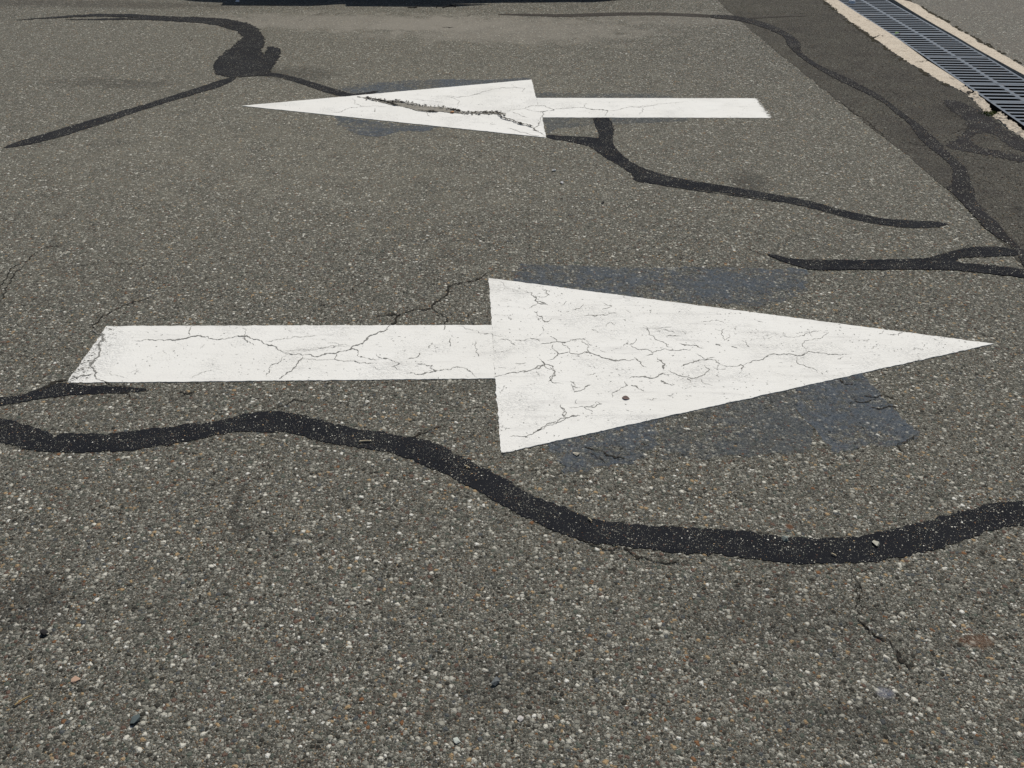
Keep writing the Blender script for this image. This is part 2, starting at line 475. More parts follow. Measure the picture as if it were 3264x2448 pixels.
DB = c3([(245, 0), (330, 80), (400, 140), (470, 200), (560, 280), (680, 370), (800, 470), (900, 550), (1000, 625), (1100, 710), (1200, 790)]) + \
     c4([(1300, 70), (1400, 140), (1530, 250), (1640, 350), (1700, 400), (1850, 530), (1950, 640), (2080, 760), (2150, 850), (2212, 900)])
DBe = [Vector((DB[0].x - .05, 14)), DB[0] + Vector((-.01, 1.2))] + DB + [DB[-1] + Vector((.06, -.35)), DB[-1] + Vector((.12, -1.2)), Vector((DB[-1].x + .2, .5))]
dk_left = rough(smooth(DBe, False), .02, .007, False, .012, 2.0)
dk_right = [p + Vector((.012, 0)) for p in [Vector((KLO[0].x - .1, 14))] + KLO + [KLO[-1] + Vector((.03, -1.5)), Vector((KLO[-1].x + .05, .5))]]
dark = slab('asphalt_strip', dk_left + list(reversed(dk_right)), .0016, .0002, M['fresh'])
tag(dark, kind='structure')

# drain channel under the grates
GL = [Vector((2.66, 9.6)), Vector((2.7116, 7.954)), Vector((2.7416, 7.2989)), Vector((2.7630, 6.640)), Vector((2.7725, 5.982)), Vector((2.7760, 5.597)), Vector((2.783, 4.94)), Vector((2.79, 4.28)), Vector((2.80, 3.62))]
def strip_wall(name, line, z0, z1, mat, parent):
    bm = bmesh.new(); pr = None
    for p in line:
        a, b = bm.verts.new((p.x, p.y, z0)), bm.verts.new((p.x, p.y, z1))
        if pr: bm.faces.new([pr[0], a, b, pr[1]])
        pr = (a, b)
    me = bpy.data.meshes.new(name); bm.to_mesh(me); bm.free()
    return link(name, me, mat, parent)
ch = empty('drain_channel', (0, 0, 0)); tag(ch, kind='structure')
strip_wall('channel_wall', L_[1:-1], -.0005, -.28, M['channel'], ch)
strip_wall('channel_wall', R_[1:-1], -.0005, -.28, M['channel'], ch)
fl = slab('channel_floor', [L_[1], L_[-2], R_[-2], R_[1]], -.275, None, M['sludge'], ch, side=False)

# concrete edging
KLI = c3([(1010, 0), (1130, 80), (1250, 155), (1400, 250), (1500, 325), (1600, 400)]) + r6([(620, 775), (800, 890), (950, 985), (1080, 1075), (1085, 1085)])
main_o = KLO[:9] + r6([(840, 1050), (900, 1090), (1000, 1128)])
e1 = slab('concrete_edging', rough([Vector((main_o[0].x - .04, 9.4))] + main_o, .012, .009, False, .012) + list(reversed([Vector((KLI[0].x - .04, 9.4))] + KLI)),
          .006, -.12, M['concrete'], inner=.03, znoise=.003)
tag(e1, kind='structure')
cracks('crack', [(r6([(455, 800), (560, 786), (625, 772)]), 1.6), (r6([(880, 985), (940, 1010), (1000, 1000)]), 1.2), (r6([(0, 455), (40, 460), (60, 470)]), 1.2), (c3([(1240, 255), (1290, 232)]), 1.2)], .0105, M['crack'], e1)
pc = r6([(1000, 1135), (1085, 1090), (1180, 1160), (1150, 1172), (1110, 1165), (1090, 1185), (1060, 1165)])
p1 = slab('concrete_edging', rough(pc, .012, .003), .007, -.10, M['rubble'], inner=.012, znoise=.010, nscale=45); tag(p1, kind='structure')
pc = r6([(1120, 1222), (1150, 1190), (1205, 1165), (1250, 1180), (1275, 1230), (1340, 1280), (1385, 1330), (1445, 1440), (1420, 1465), (1370, 1460), (1310, 1400), (1220, 1290), (1160, 1240)])
p2 = slab('concrete_edging', rough(pc, .012, .004), .006, -.10, M['rubble'], inner=.012, znoise=.012, nscale=40); tag(p2, kind='structure')
pc = r6([(1435, 1475), (1490, 1430), (1540, 1430), (1590, 1465), (1610, 1500), (1640, 1530), (1700, 1545), (1750, 1580), (1800, 1640), (1990, 1790), (2500, 2300), (2440, 2310), (1900, 1830),
         (1700, 1660), (1620, 1620), (1560, 1550), (1500, 1515)])
p3 = slab('concrete_edging', rough(pc, .012, .005), .006, -.10, M['rubble'], inner=.012, znoise=.014, nscale=38); tag(p3, kind='structure')
KRI = r6([(185, 0), (455, 170), (725, 330), (975, 470), (1225, 620), (1475, 758), (1725, 898), (1850, 965)])
ro = [Vector((KRO[0].x - .05, 9.6))] + KRO + [KRO[-1] + Vector((.02, -.8)), KRO[-1] + Vector((.03, -2.4))]
ri = [Vector((KRI[0].x - .05, 9.6))] + KRI + [KRI[-1] + Vector((.012, -.8)), KRI[-1] + Vector((.02, -2.4))]
e2 = slab('concrete_edging', rough(ro, .018, .006, False, .012, 5) + list(reversed(ri)), .006, -.12, M['concrete'], inner=.03, znoise=.003)
tag(e2, kind='structure')

# soil and moss caught along the edging
def soil_strip(line, offs, seed, name='soil'):
    random.seed(seed)
    bm = bmesh.new()
    cum = 0
    for a, b in zip(line, line[1:]):
        L = (b - a).length; t = (b - a).normalized(); nn = Vector((-t.y, t.x))
        for _ in range(int(L * 75)):
            p = a.lerp(b, random.random()) + nn * (offs + random.gauss(0, .013))
            if mnoise.noise(Vector((p.y * 4, seed, 0))) < -.08: continue
            r = random.uniform(.005, .016)
            k = random.randint(5, 7); vs_ = []
            for i in range(k):
                an = i * 6.283 / k; rr = r * random.uniform(.6, 1.3)
                vs_.append(bm.verts.new((p.x + rr * math.cos(an), p.y + rr * 1.8 * math.sin(an), .0032)))
            c = bm.verts.new((p.x, p.y, .0035 + r * .35))
            for i in range(k): bm.faces.new([vs_[i], vs_[(i + 1) % k], c])
    me = bpy.data.meshes.new(name); bm.to_mesh(me); bm.free()
    o = link(name, me, M['soil']); tag(o, kind='stuff', label='dark soil caught along the concrete edging of the drain', cat='soil')
    return o
soil_strip(KLO[:10], -.006, 3)
soil_strip(KRO, .020, 5)
random.seed(11)

# road cracks
CR = [
 (fv([(0, 655), (18, 615), (38, 585), (60, 572)]), 1.1), (px(0, 700, 2.458, [(200, 340), (270, 270), (330, 225), (380, 215), (470, 205)]), 1.2), (px(0, 700, 2.458, [(10, 540), (60, 450), (90, 380), (170, 350)]), 1.2),
 (px(0, 700, 2.458, [(520, 365), (640, 362), (740, 342), (900, 345), (1040, 350), (1180, 358)]), .9),
 (c7([(1000, 100), (940, 108), (860, 125), (790, 150), (700, 200), (640, 240), (600, 275), (610, 300)]), 1.5),
 (c7([(250, 700), (320, 655), (360, 635), (440, 630)]), 2.2), (c7([(640, 630), (700, 655), (790, 665)]), 1.2), (c7([(770, 705), (830, 740), (880, 750)]), 1.0),
 (c7([(1140, 705), (1200, 718), (1250, 700)]), 2.0),
 (c8([(1560, 0), (1440, 45), (1400, 80), (1300, 110), (1200, 130), (1170, 150), (1160, 200), (1100, 245), (1060, 295), (950, 300), (870, 325), (820, 345), (700, 345), (620, 370)]), 1.4),
 (c8([(1060, 300), (1110, 330), (1160, 360), (1135, 412)]), 1.3), (c8([(820, 345), (800, 395), (765, 412)]), 1.4),
 (c8([(480, 200), (490, 150), (560, 110), (650, 85)]), .8), (c8([(250, 270), (330, 265), (400, 270)]), .9),
 (c7([(2000, 770), (1890, 750), (1830, 790), (1780, 805), (1730, 815)]), 1.0), (c8([(900, 1205), (960, 1180), (1050, 1150), (1120, 1125)]), 1.2),
 (r3([(1200, 920), (1300, 972), (1380, 1000), (1480, 985), (1560, 1020), (1620, 1060), (1700, 1070), (1800, 1095), (1950, 1100)]), 1.2),
 (r4([(960, 655), (1000, 730), (1050, 800), (1070, 860), (1030, 930), (1030, 1040), (1090, 1100), (1130, 1160), (1270, 1210), (1320, 1280), (1345, 1320)]), .75),
 (px(2600, 2000, 3.331, [(840, 240), (880, 270), (930, 380), (1010, 470)]), 1.5), (px(2600, 2000, 3.331, [(520, 0), (620, 100), (750, 160), (850, 200)]), .9),
 (c4([(440, 790), (500, 812), (560, 835)]), 1.1), (c4([(1600, 852), (1700, 818), (1820, 790), (1860, 765)]), 1.2),
 (r2([(740, 1050), (820, 1065), (900, 1050), (1000, 1065)]), 1.6), (r2([(780, 1160), (880, 1160), (960, 1140), (1040, 1150)]), 1.1),
 (r2([(600, 1110), (720, 1110), (800, 1080)]), .8), (r2([(1170, 1370), (1090, 1410), (1010, 1460), (1060, 1540)]), 1.4), (r2([(550, 920), (580, 960), (660, 960)]), 1.0),
 (r1([(400, 1465), (480, 1490), (560, 1500), (660, 1560), (760, 1570)]), 1.1), (r1([(450, 1510), (520, 1560), (600, 1600)]), .9),
 (c3([(1000, 640), (1100, 710), (1180, 760), (1260, 830), (1350, 900)]), 1.8), (c3([(1430, 905), (1500, 925), (1600, 935)]), 1.2),
 (c3([(1750, 690), (1850, 712), (1930, 725)]), 2.0), (c3([(1930, 750), (1880, 790), (1830, 830), (1760, 860)]), 1.8), (c3([(2080, 900), (2150, 925), (2212, 960)]), 2.0),
 (c4([(1750, 135), (1850, 150), (2000, 180), (2100, 200), (2212, 230)]), 1.6), (c4([(1850, 320), (1930, 350), (2040, 385)]), .9),
 (c1([(1190, 235), (1230, 250), (1225, 275)]), 1.2), (c1([(1240, 690), (1250, 650), (1290, 615)]), 1.0), (c1([(1900, 145), (2000, 100), (2110, 80)]), .8),
 (c2([(820, 175), (900, 178)]), 2.2), (fv([(1840, 1245), (1862, 1300)]), .8),
 (c2([(985, 110), (1000, 95), (1050, 92)]), 1.6),
]
cracks('crack', CR, .0026, M['crack'], road, base=.00135)

# ------------------------------------------------------------------ crack filler lines
def filler(outline, z, label, mat='tar', amp=.0035, sm=1, group='black crack filler lines on the road', big=.004):
    o = slab('crack_filler', rough(smooth(outline, True, sm), .006, amp, True, big, random.random() * 9), z, .0003, M[mat])
    tag(o, label, 'crack filler', group)
    return o
wave_u = c7([(-60, 850), (0, 872), (150, 905), (250, 945), (335, 968), (350, 1003), (400, 965), (620, 980), (830, 955), (1000, 940), (1200, 912), (1350, 900), (1480, 870), (1600, 835), (1740, 825)]) + \
    c8([(20, 1025), (200, 1065), (370, 1115), (560, 1155), (800, 1190), (960, 1210), (1080, 1250), (1200, 1310), (1330, 1375)]) + \
    r3([(500, 415), (620, 460), (740, 540), (880, 620), (1040, 680), (1200, 745), (1400, 800), (1600, 825), (1780, 840), (2000, 850), (2180, 848)]) + \
    r4([(150, 428), (300, 440), (450, 465), (650, 478), (900, 480), (1100, 460), (1250, 425), (1400, 390), (1550, 355), (1700, 310), (1850, 265), (1980, 235), (2212, 215), (2500, 190)])
wave_l = c7([(-60, 1010), (0, 1030), (150, 1070), (330, 1090), (560, 1095), (830, 1080), (1060, 1045), (1250, 1015), (1450, 965), (1620, 955), (1750, 965)]) + \
    c8([(20, 1170), (130, 1195), (300, 1235), (420, 1262), (600, 1290), (760, 1310), (860, 1345), (960, 1390)]) + \
    r3([(280, 480), (420, 545), (520, 600), (680, 690), (800, 770), (940, 820), (1040, 870), (1150, 900), (1300, 965), (1450, 960), (1600, 980), (1750, 1005), (1930, 1030), (2150, 1025)]) + \
    r4([(200, 615), (400, 640), (600, 660), (850, 655), (1050, 650), (1300, 625), (1500, 575), (1650, 535), (1800, 490), (1960, 425), (2212, 385), (2500, 360)])
filler(band(wave_u, wave_l), .0018, 'longest black crack filler line, waving across the whole foreground below the near arrow', amp=.0045)
filler(band(c7([(-60, 752), (0, 740), (100, 725), (210, 700), (330, 655), (420, 648), (560, 660), (700, 665), (850, 680), (960, 688)]),
            c7([(-60, 805), (0, 795), (100, 780), (200, 760), (330, 740), (500, 720), (700, 715), (880, 700)])), .0018,
       'short black crack filler line touching the tail of the near white arrow')
filler(band(c1([(20, 945), (150, 895), (400, 825), (700, 735), (900, 680), (1100, 615), (1250, 570), (1350, 535), (1480, 495)]),
            c1([(20, 952), (100, 945), (300, 905), (550, 830), (800, 745), (1000, 680), (1150, 635), (1300, 590), (1400, 565), (1530, 500)])), .0018,
       'straight black crack filler line running from the wide black blotch to the left edge', 'tar_worn')
filler(c1([(105, 130), (450, 100), (620, 90), (850, 92), (1050, 105), (1300, 112), (1450, 122), (1590, 150), (1660, 190), (1690, 245), (1690, 290), (1670, 320), (1690, 350), (1712, 330), (1725, 300), (1790, 310),
           (1800, 345), (1770, 400), (1740, 440), (1720, 478), (1600, 492), (1500, 498), (1450, 495), (1380, 470), (1370, 420), (1400, 370), (1480, 310), (1560, 240), (1520, 200), (1400, 165), (1300, 150), (1100, 137), (900, 127),
           (600, 130), (420, 128), (800, 117), (1000, 119), (600, 106)]), .0027,
       'wide black crack filler blotch with a long hooked tail sweeping left', 'tar_worn', .010, 0)
filler(band(c5([(130, -15), (240, -8), (420, 10), (550, 40), (700, 85), (850, 130), (930, 155), (1000, 150), (1130, 130)]),
            c5([(130, 22), (250, 25), (400, 30), (560, 80), (700, 130), (820, 165), (930, 182), (980, 175), (1100, 150)])), .0018,
       'black crack filler line between the wide blotch and the far white arrow', 'tar_worn')
fy = filler(c6([(490, 362), (560, 368), (650, 372), (770, 378), (825, 385), (815, 340), (800, 310), (780, 245), (880, 245), (915, 300), (925, 350), (905, 400), (930, 450), (1000, 520), (1100, 575), (1200, 610), (1330, 640), (1500, 670), (1700, 700), (1900, 735), (2050, 765)]) +
       c4([(200, 375), (400, 410), (600, 440), (800, 475), (1000, 530), (1150, 565), (1300, 598), (1450, 610), (1600, 615), (1740, 630), (1700, 645), (1600, 658), (1450, 660), (1250, 630), (1100, 600), (950, 560), (850, 530), (650, 490), (400, 450), (200, 420), (0, 400)]) +
       c6([(2000, 800), (1850, 775), (1700, 750), (1550, 735), (1400, 715), (1250, 690), (1130, 675), (1040, 655), (1050, 630), (1000, 590), (920, 540), (830, 490), (780, 445), (700, 420), (600, 400), (490, 385)]), .0018,
       'forked black crack filler line leading right from the far white arrow')
filler(c4([(560, 820), (650, 840), (750, 860), (900, 865), (1100, 865), (1300, 862), (1500, 860), (1600, 850), (1700, 825), (1800, 795), (1900, 780), (2050, 780), (2160, 800), (2180, 835), (2100, 838), (1950, 845), (1820, 850), (1760, 875), (1900, 890), (2050, 903), (2260, 930),
           (2260, 985), (2000, 955), (1800, 930), (1500, 925), (1200, 925), (850, 930), (780, 910), (650, 870), (580, 840)]), .0030,
       'black crack filler line above the near arrow tip, forked at its right end')
oldu = c3([(200, 95), (340, 100), (440, 118), (560, 150), (650, 185), (740, 240), (785, 290), (770, 330), (860, 400), (960, 450), (1100, 510), (1200, 565), (1300, 620), (1400, 700), (1500, 770)]) + \
       c4([(1570, 20), (1650, 90), (1740, 190), (1840, 270), (1870, 350), (1890, 460), (1960, 560), (2050, 640), (2130, 740), (2260, 850)])
oldl = c3([(200, 117), (370, 130), (480, 160), (600, 200), (680, 240), (690, 280), (740, 340), (850, 420), (950, 480), (1050, 530), (1150, 580), (1280, 640), (1380, 720), (1480, 800)]) + \
       c4([(1500, 30), (1560, 110), (1650, 180), (1740, 250), (1760, 320), (1740, 400), (1700, 398), (1770, 450), (1850, 540), (1950, 650), (2050, 730), (2150, 790), (2200, 900), (2260, 930)])
filler(band(oldu, oldl), .0040, 'old black crack filler line winding down the dark asphalt strip beside the drain', 'tar_old', .004)
filler(band(c2([(1180, 90), (1400, 90), (1600, 92), (1800, 85), (2000, 80), (2212, 80)]) + c3([(100, 90), (210, 95)]), c2([(1185, 96), (1400, 103), (1600, 110), (1800, 105), (2000, 100), (2212, 98)]) + c3([(100, 108), (210, 115)])), .0018,
       'thin dusty crack filler line along the far edge, right of the parked car shadow', 'tar_dusty')
filler(band(c3([(440, 112), (560, 108), (700, 104), (820, 101)]), c3([(440, 124), (560, 116), (700, 110), (820, 105)])), .0030,
       'short faint crack filler spur pointing at the drain at the top right', 'tar_dusty')

filler(c3([(1690, 640), (1800, 650), (1900, 690), (1990, 750), (2100, 840), (2230, 910), (2230, 985), (2120, 950), (2060, 880), (1960, 850), (1880, 870), (1870, 925), (1960, 955), (2100, 980), (2240, 1010), (2240, 1050), (2050, 1012),
           (1880, 978), (1760, 962), (1700, 930), (1780, 900), (1830, 850), (1860, 800), (1800, 740), (1720, 700)]), .0028,
       'ragged forked crack filler smear on the dark strip beside the crumbled edging', 'tar_faint', .012)

# ------------------------------------------------------------------ cover paint round the arrows
def cover(outline, label, mat='blackout', z=.0010):
    o = slab('cover_paint', rough(outline, .010, .008, True, .016, random.random() * 9), z, None, M[mat], side=False)
    tag(o, label, 'cover paint', 'blue-grey paint covering older markings')
    return o
cover(fv([(1128, 569), (1330, 578), (1560, 577), (1738, 582), (1742, 636), (1700, 652), (1640, 662), (1440, 650), (1200, 622), (1110, 606)]), 'wide blue-grey paint patch along the upper side of the near arrow head')
cover(fv([(1190, 957), (1290, 925), (1423, 900), (1421, 960), (1370, 1003), (1290, 1008), (1216, 1026)]), 'blue-grey paint patch under the lower corner of the near arrow head')
cover(fv([(1424, 898), (1560, 862), (1709, 828), (1718, 885), (1756, 932), (1750, 974), (1560, 990), (1424, 990)]), 'faint worn blue-grey paint between the two stronger patches below the near arrow', 'blackout_thin')
cover(fv([(1712, 828), (1790, 806), (1860, 805), (1905, 855), (1985, 938), (1940, 962), (1800, 975), (1762, 930), (1722, 885)]), 'cracked slanting blue-grey paint patch below the tip end of the near arrow')
cover(c2([(150, 560), (330, 530), (830, 508), (1100, 512), (1380, 500), (1380, 520), (700, 592), (300, 622), (240, 605)]), 'blue-grey paint strip along the upper side of the far arrow head', 'blackout')
cover(c6([(395, 92), (800, 98), (1180, 98), (1300, 112), (1290, 132), (425, 132)]), 'narrow blue-grey paint strip behind the far arrow shaft', 'blackout_thin')
cover(c2([(130, 740), (450, 790), (800, 815), (720, 840), (520, 850), (420, 876), (280, 868), (150, 800)]), 'blue-grey paint patch below the far arrow head, left part', 'blackout')
cover(c6([(460, 250), (785, 250), (790, 295), (600, 318), (490, 350)]), 'small blue-grey paint patch in the corner below the far arrow shaft', 'blackout_thin')
cover(c6([(890, 250), (1400, 250), (1380, 278), (920, 292)]), 'thin blue-grey paint strip under the far arrow shaft, right of the filler fork', 'blackout_thin')

# ------------------------------------------------------------------ arrows
def line_edge(a, b, inside, width, lo):
    t = (b - a).normalized(); nn = Vector((-t.y, t.x))
    if (inside - a).dot(nn) < 0: nn = -nn
    return (nn.x, nn.y, nn.dot(a) - .004, width, lo)

def arrow(outer, cracklist, label, worn_edges_head, worn_edges_shaft, craze):
    T, A, Sa, Sb, Bq, Ta, Tb = outer
    c = (A + Bq + T) / 3
    root = empty('road_arrow', (c.x, c.y, 0))
    tag(root, label, 'road arrow', 'white painted arrows on the asphalt')
    off = Vector((-c.x, -c.y))
    z = .0030
    hm = paint('white_road_paint_head', worn_edges_head, craze[0])
    sm = paint('white_road_paint_shaft', worn_edges_shaft, craze[1])
    head = rough([A + off, T + off, Bq + off, Sb + off, Sa + off], .008, .0016, True, .002)
    h = slab('arrow_head', head, z, .0004, hm, root)
    base = [Sa + off, Sb + off]
    t = (Sb - Sa).normalized()
    shaft = rough([Sb + off, Tb + off, Ta + off, Sa + off], .008, .0016, False, .002)
    # butt the shaft against the head, a hair lower so the joint shows as a faint line
    s = slab('arrow_shaft', shaft, z - .0006, .0004, sm, root)
    cracks('crack', [([p + off for p in q], w) for q, w in cracklist], z + .0008, M['paint_crack'], root, base=.00082)
    return root

Pn = dict(A=G(1557.8, 888.4), Sa=G(1568.2, 1037.6), Sb=G(1578.1, 1208), B=G(1598, 1447), T=G(3168, 1097.6), Ta=G(340, 1040.7), Tb=G(214, 1222))
cr_near = [
 (c7([(610, 300), (660, 350), (665, 370), (640, 430), (640, 470), (580, 530), (605, 560), (610, 600), (640, 630)]), 3.0),
 (c7([(440, 630), (500, 615), (560, 600), (600, 590)]), 2.8),
 (c8([(765, 412), (750, 425), (720, 460), (600, 510), (540, 555), (450, 600), (370, 620), (250, 640), (140, 630)]), 1.9), (c8([(140, 630), (60, 622), (20, 610)]), 1.4),
 (c7([(1860, 470), (1830, 460), (1800, 440), (1700, 400), (1640, 370), (1560, 350), (1480, 360), (1380, 370), (1280, 348), (1150, 370), (1050, 378), (920, 375), (850, 376)]), 1.5),
 (c7([(1230, 285), (1215, 320), (1210, 350)]), .8), (c7([(1560, 290), (1570, 320), (1565, 350)]), .8), (c7([(1940, 480), (1930, 500), (1900, 540), (1850, 580), (1790, 625)]), 1.8),
 (c7([(1840, 470), (1800, 510), (1750, 530), (1730, 570), (1715, 610)]), .8), (c7([(1560, 355), (1600, 385), (1640, 410)]), .8), (c7([(1700, 385), (1800, 370), (1900, 352), (2000, 345)]), .6),
 (c7([(1850, 440), (1980, 440), (2100, 422), (2212, 410)]), .6), (c7([(1230, 620), (1280, 590), (1360, 570)]), .6), (c7([(700, 585), (760, 605), (820, 620)]), .5),
 (c8([(1135, 412), (1135, 450)]), 1.3), (c8([(130, 660), (250, 665), (400, 668), (500, 670), (570, 682), (650, 690)]), 1.0), (c8([(380, 620), (376, 645), (385, 668)]), .9),
 (c8([(660, 615), (700, 655), (830, 690), (770, 710), (840, 735)]), .9), (c8([(940, 685), (1000, 695), (1060, 700), (1040, 720), (1080, 745), (980, 765), (860, 758)]), 1.1),
 (c8([(1080, 735), (1150, 728), (1230, 710), (1300, 725), (1370, 785)]), 1.0), (c8([(1490, 785), (1600, 755), (1700, 740), (1780, 725), (1850, 700), (1810, 655)]), 1.2),
 (c8([(480, 570), (540, 640), (600, 650), (690, 655)]), .8), (c8([(880, 655), (930, 650), (970, 610)]), .9), (c8([(1030, 580), (1060, 540)]), .8), (c8([(1180, 570), (1188, 510)]), .8),
 (c8([(1365, 530), (1375, 590), (1365, 605), (1385, 640)]), 1.0), (c8([(1230, 420), (1330, 450), (1400, 475), (1500, 490), (1560, 500)]), .6), (c8([(1520, 520), (1600, 525), (1640, 560)]), 1.1), (c8([(1640, 525), (1730, 520)]), 1.0), (c8([(1745, 505), (1820, 530)]), 1.0),
 (c8([(640, 710), (680, 728)]), 1.0), (c8([(310, 545), (400, 555), (480, 565)]), .7), (c8([(0, 600), (160, 600), (300, 575), (480, 568)]), .6), (c8([(100, 500), (180, 492), (250, 490)]), .6),
 (c8([(1850, 700), (1920, 740), (1910, 770), (1890, 800), (1910, 825), (1980, 835)]), 1.1), (c8([(1640, 690), (1720, 682)]), .9), (c8([(1700, 175), (1760, 190), (1790, 225), (1785, 245), (1800, 265), (1870, 275)]), 1.2),
 (c8([(1800, 265), (1760, 285), (1740, 300)]), .9), (c8([(1850, 185), (1880, 205), (1830, 220), (1790, 215)]), .9), (c8([(1775, 320), (1830, 360), (1860, 395), (1900, 370)]), 1.0), (c8([(1830, 430), (1845, 455)]), 1.0),
 (c8([(1600, 1205), (1720, 1205), (1790, 1170), (1860, 1130), (1940, 1090), (2020, 1070), (2100, 1055)]), 1.2), (c8([(1960, 990), (1990, 1030), (1985, 1070)]), 1.0), (c8([(1530, 110), (1600, 160), (1700, 175)]), .5),
 (r1([(115, 770), (180, 740), (200, 715), (290, 700), (400, 712), (450, 700), (530, 730), (600, 755), (660, 770), (720, 765), (830, 758)]), 1.6), (r1([(820, 745), (870, 780), (920, 825)]), 1.2),
 (r1([(60, 632), (180, 620), (250, 628), (330, 600), (395, 598)]), 1.2), (r1([(135, 570), (190, 615), (280, 655), (290, 700)]), 1.2), (r1([(165, 640), (165, 680), (200, 720)]), 1.0), (r1([(450, 700), (455, 660), (420, 630), (395, 600)]), .7),
 (r1([(410, 405), (540, 400), (620, 385), (680, 385)]), 1.2), (r1([(890, 485), (940, 560), (1000, 600), (1070, 630), (1130, 670)]), 1.3), (r1([(780, 640), (850, 680), (960, 695), (965, 720), (910, 725)]), 1.1), (r1([(965, 705), (1000, 690), (1130, 685), (1280, 682)]), 1.4),
 (r1([(780, 640), (830, 620), (830, 590)]), .8), (r1([(1000, 745), (1040, 775), (1070, 800), (1050, 850)]), 1.3), (r1([(1200, 635), (1300, 645), (1390, 670)]), 1.6), (r1([(1320, 710), (1380, 750), (1480, 765), (1520, 800), (1580, 820), (1690, 800), (1710, 820), (1690, 860)]), 1.1),
 (r1([(1710, 810), (1790, 770), (1880, 750), (1960, 715), (2040, 722)]), 1.3), (r1([(1200, 820), (1300, 790), (1350, 765), (1480, 745)]), 1.2), (r1([(1090, 850), (1160, 880), (1270, 910), (1400, 870), (1430, 840), (1390, 805)]), 1.3), (r1([(1250, 915), (1275, 950)]), 1.6),
 (r1([(780, 915), (860, 905), (960, 915), (1010, 900), (1080, 870)]), 1.6), (r1([(740, 940), (770, 970), (700, 1010), (640, 1070)]), 1.3), (r1([(790, 970), (840, 980), (900, 1020)]), 1.3), (r1([(1040, 930), (1070, 955), (1150, 965)]), 1.5),
 (r1([(0, 1360), (100, 1300), (180, 1270), (260, 1240), (380, 1218)]), 1.3), (r1([(225, 1130), (240, 1170), (270, 1195), (260, 1240)]), 1.2), (r1([(410, 1150), (480, 1190)]), 1.2), (r1([(300, 940), (340, 985)]), 1.2), (r1([(330, 1030), (420, 1000), (470, 965)]), 1.2),
 (r1([(0, 845), (90, 800), (160, 820), (180, 860), (150, 920), (130, 950)]), 1.4), (r1([(70, 775), (95, 805)]), 2.2), (r1([(20, 240), (10, 280), (120, 325)]), 1.0), (r1([(100, 205), (140, 240)]), 1.0), (r1([(310, 360), (380, 345), (410, 310)]), 1.2),
 (r1([(230, 320), (270, 290), (260, 290)]), .9), (r1([(560, 300), (640, 325), (560, 355)]), 1.0), (r1([(590, 495), (630, 460), (660, 480)]), .9), (r1([(1050, 515), (1100, 530), (1150, 545)]), 1.0), (r1([(990, 505), (1130, 495)]), .9), (r1([(1080, 580), (1190, 570)]), .9),
 (r1([(1560, 510), (1530, 550), (1550, 605), (1590, 550)]), .9), (r1([(1350, 455), (1450, 440), (1540, 455), (1570, 475)]), .6), (r1([(1700, 605), (1760, 660)]), 1.0), (r1([(1610, 655), (1660, 670)]), 1.5), (r1([(1360, 920), (1460, 975)]), .7), (r1([(920, 1085), (1010, 1080)]), .8),
 (r1([(520, 1105), (560, 1125), (500, 1150), (380, 1145), (290, 1155)]), .9), (r1([(1480, 640), (1520, 650)]), 1.6),
 (r2([(0, 722), (100, 720), (200, 732), (270, 710), (290, 695), (400, 710), (500, 718), (620, 722)]), 1.1), (r2([(200, 735), (190, 780), (210, 800), (310, 830), (360, 870)]), 1.0), (r2([(270, 700), (235, 640), (250, 610), (320, 605), (400, 580), (450, 540)]), .9),
 (r2([(40, 575), (200, 578), (280, 545), (380, 530)]), .8), (r2([(730, 605), (790, 600)]), .9), (r2([(1020, 570), (1050, 540)]), 1.0), (r2([(810, 675), (845, 650)]), .8), (r2([(1220, 660), (1235, 640)]), 1.0), (r2([(570, 735), (520, 760)]), .6), (r2([(860, 555), (900, 525)]), .9),
]
wn_h = [line_edge(Pn['A'], Pn['B'], Pn['T'], .10, .62), line_edge(Pn['B'], Pn['T'], Pn['A'], .014, .5), line_edge(Pn['A'], Pn['T'], Pn['B'], .009, .5)]
wn_s = [line_edge(Pn['Tb'], Pn['Ta'], Pn['Sa'], .19, .46), line_edge(Pn['Tb'], Pn['Sb'], Pn['Sa'], .010, .5), line_edge(Pn['Ta'], Pn['Sa'], Pn['Sb'], .008, .5)]
near_arrow = arrow((Pn['T'], Pn['A'], Pn['Sa'], Pn['Sb'], Pn['B'], Pn['Ta'], Pn['Tb']), cr_near,
    'large near white arrow pointing right, its head full of fine cracks', wn_h, wn_s, (1.0, .55))

